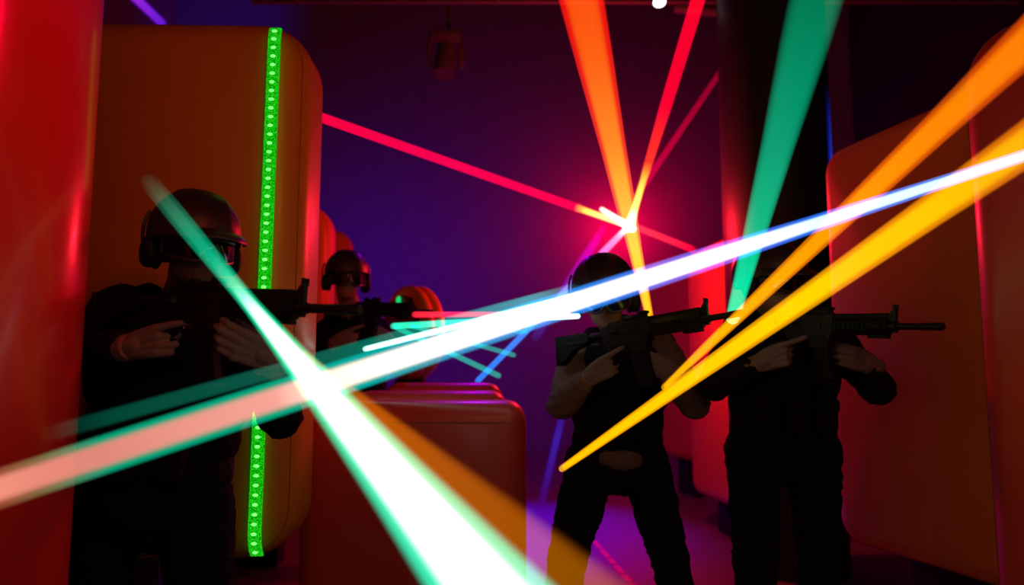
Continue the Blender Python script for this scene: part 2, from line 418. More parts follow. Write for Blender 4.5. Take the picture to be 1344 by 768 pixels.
# ------------------------------------------------------------------ overhead rig
p = at(700, -4, 6.2)
root = empty('lighting_truss', (p.x, p.y, p.z), 'dim red lit lighting truss bar across the top of the hall', 'truss')
bm = bmesh.new(); y0 = p.y; z0 = at(760, -17, 6.2).z
xa, xb = at(640, 0, 6.2).x, at(960, 0, 6.2).x
for dy, dz in ((0, 0), (0.28, 0.02), (0.14, 0.26)): tube(bm, [(xa-2, y0+dy, z0+dz), (xb+2.5, y0+dy, z0+dz)], 0.022, 12)
for i in range(24):
    x0 = xa-2+i*0.28
    tube(bm, [(x0, y0, z0), (x0+0.14, y0+.14, z0+.26)], 0.008, 6); tube(bm, [(x0+.14, y0+.14, z0+.26), (x0+.28, y0, z0)], 0.008, 6)
    tube(bm, [(x0, y0, z0), (x0+0.14, y0+.28, z0+.02)], 0.008, 6)
from_bm('truss_frame', bm, 'truss', root)
bm = bmesh.new()
bm.free()
for x0 in (xa-1.8, xb+2.3):
    bm = bmesh.new(); tube(bm, [(x0, y0+.14, z0+.26), (x0, y0+.14, 8.6)], 0.012, 8); from_bm('hanger', bm, 'black', root)
# small spot under it with a white lens
def fixture(c, s, dr, lab, lens_mat, bodym='black', hang=True, ztop=8.6):
    root = empty('stage_light', c, lab, 'stage light')
    dr = Vector(dr).normalized(); bm = bmesh.new()
    tube(bm, [c-dr*0.20*s, c-dr*0.17*s, c-dr*.02*s, c+dr*0.06*s], [0.06*s, 0.085*s, 0.09*s, 0.10*s], 24); from_bm('housing', bm, bodym, root)
    bm = bmesh.new(); tube(bm, [c+dr*0.058*s, c+dr*0.068*s], [0.085*s, 0.07*s], 24); from_bm('lens', bm, lens_mat, root)
    bm = bmesh.new()
    for sg in (-1, 1): tube(bm, [c+Vector((sg*.105*s, 0, 0)), c+Vector((sg*.105*s, 0, .15*s)), c+Vector((0, 0, .17*s))], 0.01*s, 8)
    if hang: tube(bm, [c+Vector((0, 0, .16*s)), (c.x, c.y, ztop)], 0.018*s, 10)
    from_bm('yoke', bm, bodym, root); return root
fixture(at(865, -1, 6.0), 0.6, (0, -0.5, -1), 'small white ceiling lamp shining at the top edge of the hall', 'lamp')
p = at(918, 10, 6.6); root = empty('stage_light', p, 'unlit reddish lamp bar beside the pillar under the ceiling', 'stage light')
bm = bmesh.new(); tube(bm, [at(885, 10, 6.6), at(950, 16, 6.6)], 0.045, 14); from_bm('housing', bm, 'truss', root)
bm = bmesh.new(); q = at(918, 10, 6.6); tube(bm, [q, (q.x, q.y, 8.6)], 0.015, 8); from_bm('hanger', bm, 'truss', root)
# moving head hanging in the dark
p = at(585, 78, 7.6); root = empty('moving_head_light', p, 'unlit moving head stage light hanging from a pole in the dark', 'stage light')
s = 0.24/1
bm = bmesh.new(); tube(bm, [p+Vector((.03, 0, .28)), (p.x+.03, p.y, 8.6)], 0.022, 12); from_bm('pole', bm, 'truss', root)
bm = bmesh.new(); box(bm, p+Vector((0, 0, .22)), (.3, .22, .1), None, .02); from_bm('base', bm, 'truss', root)
bm = bmesh.new()
for sg in (-1, 1): box(bm, p+Vector((sg*.155, 0, .06)), (.05, .1, .3), None, .02)
box(bm, p+Vector((0, 0, .185)), (.34, .1, .05), None, .01); from_bm('yoke', bm, 'truss', root)
bm = bmesh.new(); dr = Vector((-.1, -.3, -1)).normalized(); c = p+Vector((0, 0, .0)); tube(bm, [c-dr*.16, c-dr*.12, c+dr*.12, c+dr*.18], [.06, .1, .11, .10], 24); from_bm('head', bm, 'truss', root)

# ------------------------------------------------------------------ rifles
def make_rifle(label, loc, muz, sc=1.0):
    # turn the rifle so that its muzzle comes nearer the viewer and lies on the line through the given picture point
    dr_ = (at(muz[0], muz[1], 1.0) - CAM).normalized(); oc = CAM - loc; rl = .503*sc
    b_ = dr_.dot(oc); k_ = -b_ - math.sqrt(max(0, b_*b_ - oc.dot(oc) + rl*rl)); mv = CAM + dr_*k_ - loc
    yaw = math.atan2(mv.y, mv.x); pitch = math.asin(mv.z/mv.length) - .024; print('RIFLE', math.degrees(yaw), math.degrees(pitch))
    root = empty('rifle', loc, label, 'rifle', 'toy assault rifles')
    Mx = Matrix.Translation(loc) @ Matrix.Rotation(yaw, 4, 'Z') @ Matrix.Rotation(-pitch, 4, 'Y') @ Matrix.Diagonal((sc, sc, sc*.86, 1))
    def P(x, y, z): return Mx @ Vector((x, y, z))
    def fin(name, bm, m, par=None, sharp=35):
        bmesh.ops.transform(bm, matrix=Mx, verts=bm.verts); return from_bm(name, bm, m, par or root, sharp=sharp)
    def ext(bm, poly, hw, bev=0.002):
        a = [bm.verts.new((x, -hw, z)) for x, z in poly]; b = [bm.verts.new((x, hw, z)) for x, z in poly]
        n = len(poly)
        for i in range(n): bm.faces.new((a[i], a[(i+1) % n], b[(i+1) % n], b[i]))
        bm.faces.new(a[::-1]); bm.faces.new(b)
    bm = bmesh.new()   # receiver with magwell and forward assist
    ext(bm, [(-.10, -.012), (-.10, .040), (-.085, .046), (.115, .046), (.115, -.005), (.10, -.04), (.095, -.075), (.02, -.075), (.018, -.045), (-.02, -.040), (-.085, -.040)], .017)
    box(bm, (.02, -.0, .052), (.19, .022, .012))
    for i in range(13): box(bm, (-.065+i*.0142, 0, .060), (.0075, .022, .006))
    tube(bm, [(-.055, -.017, .02), (-.035, -.028, .02)], .008, 10)
    box(bm, (.03, -.018, .018), (.075, .004, .026)); box(bm, (-.075, -.018, -.01), (.02, .006, .012))
    tube(bm, [(.0, -.02, -.02), (.0, .02, -.02)], .006, 10); tube(bm, [(.075, -.019, -.03), (.075, .019, -.03)], .006, 10)
    fin('receiver', bm, 'gun')
    bm = bmesh.new()   # handguard with ribs and side slots
    n = 8; prof = [(.115, .028), (.12, .033), (.315, .033), (.325, .029)]
    loft(bm, [[Vector((x, math.cos(2*math.pi*(k+.5)/8)*r*.82, .012+math.sin(2*math.pi*(k+.5)/8)*r*1.1)) for k in range(8)] for x, r in prof])
    box(bm, (.22, 0, .049), (.205, .020, .010))
    for i in range(15): box(bm, (.125+i*.0135, 0, .057), (.007, .022, .007))
    for i in range(10):
        for sy in (-1, 1): box(bm, (.135+i*.0185, sy*.0275, .012), (.010, .006, .020))
    box(bm, (.285, 0, -.027), (.07, .024, .012), None, .002); box(bm, (.29, -.03, .012), (.05, .012, .02), None, .002)
    fin('handguard', bm, 'polymer')
    bm = bmesh.new()   # barrel
    tube(bm, [(.31, 0, .012), (.40, 0, .012), (.402, 0, .012), (.43, 0, .012), (.432, 0, .012), (.50, 0, .012), (.503, 0, .012)], [.0125, .0125, .0125, .0125, .0138, .0138, .012], 20)
    fin('barrel', bm, 'gun')
    bm = bmesh.new()   # front sight tower
    ext(bm, [(.318, .03), (.318, .045), (.338, .076), (.345, .080), (.349, .080), (.349, -.012), (.335, -.012)], .006)
    for sy in (-1, 1): box(bm, (.345, sy*.008, .082), (.008, .003, .020))
    tube(bm, [(.345, 0, .07), (.345, 0, .092)], .002, 6); tube(bm, [(.325, 0, .012), (.352, 0, .012)], .017, 16)
    fin('front_sight', bm, 'gun')
    bm = bmesh.new()   # low optic on the rail
    box(bm, (.05, 0, .070), (.09, .03, .018), None, .004); box(bm, (.085, 0, .083), (.03, .034, .012), None, .003); tube(bm, [(-.005, 0, .075), (.01, 0, .075)], .014, 14)
    fin('rear_sight', bm, 'gun')
    bm = bmesh.new()   # curved magazine
    L_ = []
    for i in range(7):
        t = i/6; x = .058+.020*t*t; z = -.06-.145*t
        L_.append([Vector((x+sx_*.031, sy_*.012, z-0.012*t*(-sx_))) for sx_, sy_ in ((-1, -1), (-.5, -1.15), (.5, -1.15), (1, -1), (1, 1), (.5, 1.15), (-.5, 1.15), (-1, 1))])
    loft(bm, L_)
    for i in range(3): box(bm, (.045+.016*i, -.0135, -.13), (.004, .004, .11))
    box(bm, (.079, 0, -.212), (.072, .030, .012), None, .002)
    fin('magazine', bm, 'polymer')
    bm = bmesh.new()   # grip
    loft(bm, [[Vector((x+sx_*w_, sy_*.0145, z)) for sx_, sy_ in ((-1, -.6), (-.5, -1), (.5, -1), (1, -.6), (1, .6), (.5, 1), (-.5, 1), (-1, .6))] for x, z, w_ in ((-.055, -.035, .026), (-.062, -.06, .021), (-.075, -.10, .021), (-.088, -.135, .024), (-.09, -.142, .022))])
    fin('pistol_grip', bm, 'polymer')
    bm = bmesh.new()
    tube(bm, [(-.03, 0, -.04), (-.026, 0, -.062), (.0, 0, -.068), (.02, 0, -.062), (.022, 0, -.045)], .004, 8)
    fin('trigger_guard', bm, 'gun')
    bm = bmesh.new(); tube(bm, [(-.008, 0, -.038), (-.004, 0, -.05), (-.008, 0, -.06)], .003, 8); fin('trigger', bm, 'gun')
    bm = bmesh.new()   # stock
    tube(bm, [(-.095, 0, .016), (-.25, 0, .016)], .016, 18)
    ext(bm, [(-.17, .034), (-.17, -.002), (-.19, -.012), (-.25, -.03), (-.318, -.088), (-.332, -.09), (-.334, .036), (-.32, .041)], .018)
    box(bm, (-.336, 0, -.026), (.012, .042, .130), None, .004); box(bm, (-.24, 0, -.005), (.09, .042, .014), None, .003)
    fin('stock', bm, 'polymer')
    return root, P

# ------------------------------------------------------------------ hands
def hand_prims(wr, kn, palm, curl, thumb, sc=1.0, index=None, thumb_dir=None):
    """wr wrist, kn middle knuckle, palm = direction the palm faces; curl = (a,b,c) degrees per joint"""
    wr = Vector(wr); kn = Vector(kn); d = (kn-wr).normalized(); n = Vector(palm); n = (n - d*n.dot(d)).normalized()
    s = d.cross(n) * (1 if thumb > 0 else -1)   # towards the thumb
    kn = wr + d*0.088*sc; P = []
    offs = (0.031, 0.010, -0.011, -0.030); lens = ((.044, .027, .021), (.048, .030, .022), (.045, .028, .022), (.036, .022, .019))
    for i, (of, ln) in enumerate(zip(offs, lens)):
        b = kn + s*of*sc - d*abs(of-0.008)*0.22*sc
        P.append(('c', wr + s*of*0.62*sc + d*.006, 0.0165*sc, b, 0.0120*sc))
        P.append(('c', wr + s*of*0.62*sc + d*.02 + n*.009*sc, 0.015*sc, b - d*.015*sc + n*.006*sc, 0.011*sc))
        cu = index if (i == 0 and index) else curl
        ang = 0; p = b; rr = (0.0102, 0.0092, 0.0084, 0.0072) if i < 3 else (0.009, 0.0082, 0.0074, 0.0065)
        spread = (of)*0.9
        for j in range(3):
            ang += math.radians(cu[j] + (i*4 if not (i == 0 and index) else 0))
            dd = (d*math.cos(ang) + n*math.sin(ang) + s*spread*(1 if j == 0 else .3)).normalized()
            q = p + dd*ln[j]*sc; P.append(('c', p, rr[j]*sc, q, rr[j+1]*sc)); p = q
    tb = wr + d*.022*sc + s*.026*sc + n*.012*sc
    td = thumb_dir if thumb_dir is not None else (d*.85+s*.05+n*.75)
    td = Vector(td).normalized()
    t1 = tb + (td*.9+s*.12).normalized()*.040*sc; t2 = t1 + td*.032*sc; t3 = t2 + (td+n*.35).normalized()*.026*sc
    P += [('c', tb, .0155*sc, t1, .0125*sc), ('c', t1, .0120*sc, t2, .0105*sc), ('c', t2, .0105*sc, t3, .0082*sc)]
    P.append(('c', wr - d*.03*sc, .0255*sc, wr + d*.02*sc, .025*sc))
    return P

# ------------------------------------------------------------------ helmets and goggles, in head coordinates (x side, y forward, z up)
def helmet_mesh(Mh, root, brim=True, ridge=True, mt='helmet', s=1.0):
    def edge(a):   # lowest elevation, a = azimuth from the front
        c = math.cos(a); return math.radians(4 if c > .5 else (-26 if c < -.2 else 4-30*(0.5-c)/.7))
    NA, NE = 56, 18; rx, ry, rz = .121*s, .143*s, .132*s; c0 = Vector((0, -.012, .035))
    bm = bmesh.new(); loops = []
    for j in range(NE+1):
        L_ = []
        for i in range(NA):
            a = 2*math.pi*i/NA; e0 = edge(a); e_ = math.pi/2*0.985 + (e0 - math.pi/2)*j/NE
            rr = 1.0
            if ridge:
                x = math.cos(e_)*math.sin(a)
                rr += 0.020*math.exp(-((abs(x)-.42)/.07)**2)*(1 if e_ > .25 else 0.3) - 0.012*math.exp(-(x/.12)**2)
            if j == NE: rr += .012
            L_.append(c0 + Vector((math.sin(a)*math.cos(e_)*rx, math.cos(a)*math.cos(e_)*ry, math.sin(e_)*rz))*rr)
        loops.append(L_)
    inner = [[c0 + (p-c0)*.95 for p in L_] for L_ in loops[::-1]]
    loft(bm, [[Mh @ p for p in L_] for L_ in loops+inner])
    from_bm('helmet_shell' if False else 'helmet', bm, mt, root, sharp=60)
    hel = root.children[-1] if root.children else None
    if brim:
        bm = bmesh.new(); top, bot_ = [], []
        rows = []
        for j in range(5):
            row = []; t = j/4
            for i in range(25):
                a = math.radians(-72+144*i/24); k = math.cos(a*1.2); ext_ = (.050*max(0, k)+.004)*t
                p = c0 + Vector((math.sin(a)*(rx*1.0+ext_*.7), math.cos(a)*(ry*1.0+ext_), .012 - .020*t*t - .010*abs(math.sin(a)) + .008))
                row.append(p)
            rows.append(row)
        lower = [[p - Vector((0, 0, .006)) for p in r] for r in rows]
        vt = [[bm.verts.new(Mh @ p) for p in r] for r in rows]; vb = [[bm.verts.new(Mh @ p) for p in r] for r in lower]
        for j in range(4):
            for i in range(24):
                bm.faces.new((vt[j][i], vt[j][i+1], vt[j+1][i+1], vt[j+1][i])); bm.faces.new((vb[j][i], vb[j+1][i], vb[j+1][i+1], vb[j][i+1]))
        for i in range(24):
            bm.faces.new((vt[4][i], vt[4][i+1], vb[4][i+1], vb[4][i])); bm.faces.new((vt[0][i+1], vt[0][i], vb[0][i], vb[0][i+1]))
        for i in (0, 24):
            for j in range(4): bm.faces.new((vt[j][i], vt[j+1][i], vb[j+1][i], vb[j][i]))
        from_bm('helmet_brim', bm, mt, root, sharp=50)
def goggles(Mh, root, lens='lens', two=False):
    g = empty('goggles', Mh.translation); g.parent = root; g.matrix_parent_inverse = parent_world(root).inverted()
    NA = 33; A = math.radians(78)
    def top(a): return .028 - .006*abs(a)/A
    def bot(a):
        v = -.038 + .016*(abs(a)/A)**2
        return v + .026*math.exp(-(a/.16)**2)
    def rad(a): return Vector((math.sin(a)*.094, math.cos(a)*.118+.008, 0))
    def sheet(bm, t0, t1, out0, rows=5):
        g_ = []
        for j in range(rows):
            r = []
            for i in range(NA):
                a = -A+2*A*i/(NA-1); z = t0(a)+(t1(a)-t0(a))*j/(rows-1); q = rad(a)*out0; bulge = .006*math.sin(math.pi*j/(rows-1)); r.append(bm.verts.new(Mh @ (q*(1+bulge*4) + Vector((0, 0, z)))))
            g_.append(r)
        for j in range(rows-1):
            for i in range(NA-1): bm.faces.new((g_[j][i], g_[j][i+1], g_[j+1][i+1], g_[j+1][i]))
        return g_
    bm = bmesh.new(); sheet(bm, bot, top, 1.0)
    bmesh.ops.solidify(bm, geom=bm.faces[:], thickness=.003)
    o = from_bm('lens', bm, lens, g)
    bm = bmesh.new(); pts = []
    for i in range(NA): a = -A+2*A*i/(NA-1); pts.append(Mh @ (rad(a)*1.015+Vector((0, 0, top(a)))))
    for i in range(NA-1, -1, -1): a = -A+2*A*i/(NA-1); pts.append(Mh @ (rad(a)*1.015+Vector((0, 0, bot(a)))))
    tube(bm, pts+[pts[0]], .0055, 8, False)
    if two: tube(bm, [Mh @ (rad(0)*1.03+Vector((0, 0, top(0)))), Mh @ (rad(0)*1.05+Vector((0, 0, bot(0))))], .007, 8)
    from_bm('frame', bm, 'frame', g)
    bm = bmesh.new()
    for sg in (-1, 1):
        L_ = []
        for i in range(9):
            a = sg*(A + (math.pi-A)*i/8*0.99); q = Vector((math.sin(a)*(.094+.028*min(1, i/3)), math.cos(a)*(.118+.020*min(1, i/3))+.006-.01*i/8, .0))
            L_.append([Mh @ (q+Vector((0, 0, .014))), Mh @ (q*1.03+Vector((0, 0, .014))), Mh @ (q*1.03+Vector((0, 0, -.014))), Mh @ (q+Vector((0, 0, -.014)))])
        loft(bm, L_)
    from_bm('strap', bm, 'frame', g)
def earmuffs(Mh, root):
    e_ = empty('ear_defenders', Mh.translation); e_.parent = root; e_.matrix_parent_inverse = parent_world(root).inverted()
    for sg in (-1, 1):
        bm = bmesh.new()
        prof = [(.082, .030), (.088, .037), (.096, .038), (.098, .033), (.104, .036), (.120, .035), (.130, .028), (.134, .014), (.135, .002)]
        loft(bm, [[Mh @ Vector((sg*x, -.012+math.cos(2*math.pi*k/24)*r*.92, -.022+math.sin(2*math.pi*k/24)*r*1.25)) for k in range(24)] for x, r in prof])
        from_bm('ear_cup', bm, 'polymer', e_, sharp=50)
    bm = bmesh.new()
    pts = [Mh @ Vector((math.sin(a)*.130, -.025, math.cos(a)*.130+.030)) for a in [math.radians(-104+40*i/10) for i in range(11)]]
    tube(bm, pts, .005, 8)
    tube(bm, [Mh @ Vector((-(Mh.inverted() @ p_).x, (Mh.inverted() @ p_).y, (Mh.inverted() @ p_).z)) for p_ in pts], .005, 8); from_bm('headband_arm', bm, 'frame', e_)

# ------------------------------------------------------------------ people
def person(label, j, head, fwd, upv=(0, 0, 1), sleeves='jacket', trousers='jeans', bulk=1.0, brim=True, lens='lens', muffs=True, mask=False, two=False, seed=1, hs=1.0, hands=None, vox=.011, hem=True, pouches=True):
    P = j['hipL'].lerp(j['hipR'], .5); C = j['sL'].lerp(j['sR'], .5)
    root = empty('person', (P.x, P.y, 0), label, 'person')
    xa_ = (j['sR']-j['sL']).normalized(); za_ = (C-P).normalized(); ya_ = za_.cross(xa_).normalized(); xa_ = ya_.cross(za_)
    Rt = Matrix((xa_, ya_, za_)).transposed()
    f = Vector(fwd).normalized(); u = Vector(upv); x = f.cross(u).normalized(); u = x.cross(f)
    Mh = Matrix.Translation(head) @ Matrix((x, f, u)).transposed().to_4x4() @ Matrix.Scale(hs, 4)
    Rh = Mh.to_3x3().normalized()
    def H(a, b, c): return Mh @ Vector((a, b, c))
    def torso(g, lo=0.0, hi=1.0):
        out = []
        for t, rx, ry, rz in ((.97, .165, .095, .07), (.82, .185, .115, .12), (.6, .178, .122, .14), (.38, .160, .112, .13), (.18, .158, .108, .12), (0.02, .168, .118, .11)):
            if lo <= t <= hi: out.append(('e', P.lerp(C, t), (rx*bulk+g, ry*bulk+g, rz+g*.5), Rt))
        return out
    nb = C + za_*.045
    # --- body: one continuous mesh with head, face and limbs
    B = torso(0)
    B += [('e', H(0, -.008, .032), (.076*hs, .096*hs, .098*hs), Rh), ('e', H(0, .03, -.05), (.058*hs, .062*hs, .062*hs), Rh),
          ('e', H(0, .068, -.088), (.026*hs, .022*hs, .02*hs), Rh), ('c', H(0, .088, .006), .008, H(0, .108, -.026), .012),
          ('c', H(-.008, .098, -.032), .009, H(.008, .098, -.032), .009), ('c', H(-.02, .084, -.058), .0075, H(.02, .084, -.058), .0075),
          ('c', H(-.018, .082, -.068), .0075, H(.018, .082, -.068), .0075), ('c', H(-.04, .078, .024), .010, H(.04, .078, .024), .010),
          ('e', H(-.05, .055, -.022), (.022, .022, .02), Rh), ('e', H(.05, .055, -.022), (.022, .022, .02), Rh),
          ('e', H(-.080, -.005, -.012), (.008, .018, .03), Rh), ('e', H(.080, -.005, -.012), (.008, .018, .03), Rh),
          ('c', nb, .062, H(0, -.02, -.05), .055)]
    for s_ in 'LR':
        B += [('c', nb, .055, j['s'+s_], .055), ('c', j['s'+s_], .054, j['e'+s_], .042), ('c', j['e'+s_], .043, j['w'+s_], .029),
              ('c', j['hip'+s_], .088, j['knee'+s_], .056), ('c', j['knee'+s_], .056, j['ank'+s_], .038),
              ('c', j['ank'+s_], .038, j['ank'+s_]+Vector((0, -.12, -.045)), .03)]
    hp = {}
    for s_ in 'LR':
        hp[s_] = hand_prims(**hands[s_])
    blob('body', B + [q for s_ in 'LR' for q in [(p_[0], p_[1], p_[2]*.82, p_[3], p_[4]*.82) for p_ in hp[s_]]], 'skin', root, .008, 3)
    for sg in (-1, 1):
        bm = bmesh.new(); ell(bm, H(sg*.031, .080, .004), (.0125, .0125, .0125)); from_bm('eye', bm, 'eye', root)
    # --- clothing
    g = .016
    J = torso(g, *((0, 1) if sleeves == 'jacket' else (.15, 1))) + [('c', nb - za_*.02, .072, C + za_*.07 , .066)]
    for s_ in 'LR':
        sh, el, wr = j['s'+s_], j['e'+s_], j['w'+s_]
        J += [('c', nb-za_*.02, .062, sh, .066), ('c', sh, .070*bulk, el, .056), ('c', el, .057, wr.lerp(el, .14), .040)]
    blob('jacket' if sleeves == 'jacket' else 'sweater', J, sleeves, root, vox*.8, 3, .010, 11, seed, 1.5)
    V = torso(g+.016, .1, .9) + [('c', C+xa_*.10+ya_*-.02+za_*.03, .055, C+xa_*.08-za_*.05, .06), ('c', C-xa_*.10-ya_*.02+za_*.03, .055, C-xa_*.08-za_*.05, .06)]
    vt = blob('vest', V, 'vest', root, vox*.8, 2, .007, 9, seed+3)
    if pouches:
        front = -ya_ if ya_.y > 0 else ya_
        for k_, (ox, oz, w_, h_) in enumerate(((-.10, .30, .085, .11), (.0, .28, .085, .12), (.10, .30, .085, .11), (-.07, .68, .10, .07))):
            c_ = P.lerp(C, oz) + xa_*ox*bulk + front*(.150*bulk-.02*abs(ox)*8+.02)
            bm = bmesh.new(); mm = Matrix.Translation(c_) @ Rt.to_4x4()
            box(bm, (0, 0, 0), (w_, .045, h_), mm, .010); box(bm, (0, (-.004 if front.dot(ya_) < 0 else .004), h_*.33), (w_+.006, .05, h_*.4), mm, .008)
            from_bm('pouch', bm, 'vest', vt)
    T = [('e', P+za_*.02, (.172*bulk+.012, .122*bulk+.008, .11), Rt), ('e', P-za_*.05, (.15*bulk, .11, .09), Rt)]
    for s_ in 'LR':
        h_, k_, a_ = j['hip'+s_], j['knee'+s_], j['ank'+s_]
        T += [('c', h_, .104, k_, .074), ('c', k_, .074, a_+Vector((0, 0, .04)), .062)]
    blob('trousers', T, trousers, root, vox*.8, 3, .010, 10, seed+7, 1.8)
    if sleeves == 'grey':
        fy = Vector((0, -1, 0)); blob('shirt_hem', [('e', P+za_*.015+fy*.045, (.115, .10, .065), Rt)], 'grey', root, .006, 2, .004, 20, seed)
    for s_ in 'LR':
        a_ = j['ank'+s_]; zz = a_.z
        o_ = Vector((a_.x, a_.y, 0)); sg = -1 if s_ == 'L' else 1; dr = Vector((sg*.35, -1, 0)).normalized()
        blob('boot', [('c', Vector((a_.x, a_.y, zz+.10)), .060, Vector((a_.x, a_.y, .05)), .052), ('c', o_-dr*.03+Vector((0, 0, .045)), .043, o_+dr*.15+Vector((0, 0, .042)), .040), ('c', o_+dr*.10+Vector((0, 0, .04)), .045, o_+dr*.17+Vector((0, 0, .036)), .034)], 'boot', root, .01, 3)
    for s_ in 'LR':
        gl = blob('glove', hp[s_], 'glove', root, .0032, 2, .0012, 60, seed)
        wr = Vector(hands[s_]['wr']); d_ = (wr-j['e'+s_]).normalized(); bm = bmesh.new()
        tube(bm, [wr-d_*.045, wr-d_*.043, wr-d_*.02, wr-d_*.003, wr+d_*.0], [.028, .036, .034, .033, .027], 24); from_bm('cuff', bm, 'cuff', gl, sharp=50)
    helmet_mesh(Mh, root, brim)
    goggles(Mh, root, lens, two)
    if muffs: earmuffs(Mh, root)
    if mask:
        blob('face_mask', [('e', H(0, .034, -.052), (.067*hs, .068*hs, .062*hs), Rh), ('e', H(0, .074, -.082), (.034*hs, .026*hs, .03*hs), Rh), ('c', H(-.05, .02, -.02), .02, H(-.07, -.02, -.03), .02), ('c', H(.05, .02, -.02), .02, H(.07, -.02, -.03), .02)], 'mask', root, .005, 4)
    return root

def J(**k): return {a: at(*b) for a, b in k.items()}

# --- front left player
g1, P1 = make_rifle('black toy rifle held across the chest of the front left player', at(252, 405, 2.0), (473, 406), 1.0)
j1 = J(sL=(158, 412, 2.36), sR=(326, 425, 2.34), eL=(100, 468, 2.16), eR=(368, 545, 2.16), wL=(166, 455, 2.04), wR=(346, 482, 2.0),
       hipL=(138, 655, 2.36), hipR=(256, 655, 2.36), kneeL=(118, 880, 2.30), kneeR=(268, 880, 2.32), ankL=(110, 1065, 2.38), ankR=(275, 1065, 2.38))
person('person in black jacket and brimmed helmet aiming a rifle, front left before the LED strip', j1, at(255, 326, 2.22), (.64, -.76, -.14), (0.03, 0, 1), bulk=1.2, mask=True, seed=1,
       hands={'L': dict(wr=at(172, 455, 2.03), kn=at(208, 447, 2.0), palm=(.15, 1, 0), curl=(62, 68, 40), thumb=1, index=(8, 14, 12)),
              'R': dict(wr=at(354, 470, 1.98), kn=at(314, 453, 1.93), palm=(.1, 1, .0), curl=(22, 52, 45), thumb=-1)})
# --- striding player in the middle
g3, P3 = make_rifle('black toy rifle tilted upward in the hands of the striding player', at(822, 440, 2.95), (985, 408), 1.0)
j3 = J(sL=(760, 458, 3.38), sR=(866, 455, 3.36), eL=(738, 532, 3.18), eR=(912, 530, 3.16), wL=(772, 496, 3.04), wR=(876, 494, 2.98),
       hipL=(776, 604, 3.35), hipR=(844, 604, 3.35), kneeL=(742, 745, 3.28), kneeR=(882, 745, 3.34), ankL=(730, 880, 3.36), ankR=(900, 880, 3.42))
person('person with grey brown sleeves, black vest and blue tinted goggles, legs apart mid picture', j3, at(793, 390, 3.16), (-.10, -.96, -.26), (-.06, -.1, 1), hs=1.05, sleeves='grey', bulk=.98, brim=False, lens='bluelens', two=True, seed=5,
       hands={'L': dict(wr=at(774, 495, 3.02), kn=at(796, 482, 2.98), palm=(.15, 1, 0), curl=(62, 68, 40), thumb=1, index=(8, 14, 12)),
              'R': dict(wr=at(880, 486, 2.97), kn=at(850, 476, 2.92), palm=(.1, 1, 0), curl=(22, 52, 45), thumb=-1)})
# --- player at the pillar
g4, P4 = make_rifle('black toy rifle pointed right by the player before the dark pillar', at(1062, 432, 2.86), (1238, 428), 1.0)
j4 = J(sL=(972, 432, 3.12), sR=(1078, 432, 3.10), eL=(938, 505, 2.98), eR=(1154, 512, 2.94), wL=(996, 478, 2.86), wR=(1140, 484, 2.84),
       hipL=(988, 588, 3.12), hipR=(1066, 588, 3.12), kneeL=(992, 765, 3.08), kneeR=(1074, 765, 3.08), ankL=(985, 915, 3.12), ankR=(1085, 915, 3.12))
person('person all in black in front of the dark pillar, aiming a rifle to the right', j4, at(1012, 372, 2.99), (.62, -.77, -.10), (0.02, 0, 1), bulk=1.05, seed=9,
       hands={'L': dict(wr=at(998, 476, 2.85), kn=at(1022, 468, 2.82), palm=(.15, 1, 0), curl=(62, 68, 40), thumb=1, index=(8, 14, 12)),
              'R': dict(wr=at(1144, 478, 2.83), kn=at(1112, 467, 2.79), palm=(.1, 1, 0), curl=(22, 52, 45), thumb=-1)})
# --- player behind the blocks
g2, P2 = make_rifle('black toy rifle of the player behind the red blocks', at(480, 410, 4.15), (567, 409), 1.0)
j2 = J(sL=(432, 432, 4.55), sR=(496, 432, 4.52), eL=(418, 478, 4.4), eR=(530, 470, 4.36), wL=(440, 452, 4.24), wR=(512, 452, 4.2),
       hipL=(436, 548, 4.6), hipR=(486, 548, 4.6), kneeL=(430, 655, 4.55), kneeR=(492, 655, 4.55), ankL=(428, 740, 4.6), ankR=(496, 740, 4.6))
person('person in dark clothes and goggles aiming a rifle behind the red blocks', j2, at(455, 367, 4.42), (.34, -.93, -.08), (0.02, 0, 1), bulk=1.0, brim=False, two=True, seed=13, vox=.013, pouches=False,
       hands={'L': dict(wr=at(442, 448, 4.22), kn=at(458, 442, 4.18), palm=(.15, 1, 0), curl=(62, 68, 40), thumb=1, index=(8, 14, 12)),
              'R': dict(wr=at(512, 448, 4.18), kn=at(492, 438, 4.15), palm=(.1, 1, 0), curl=(22, 52, 45), thumb=-1)})

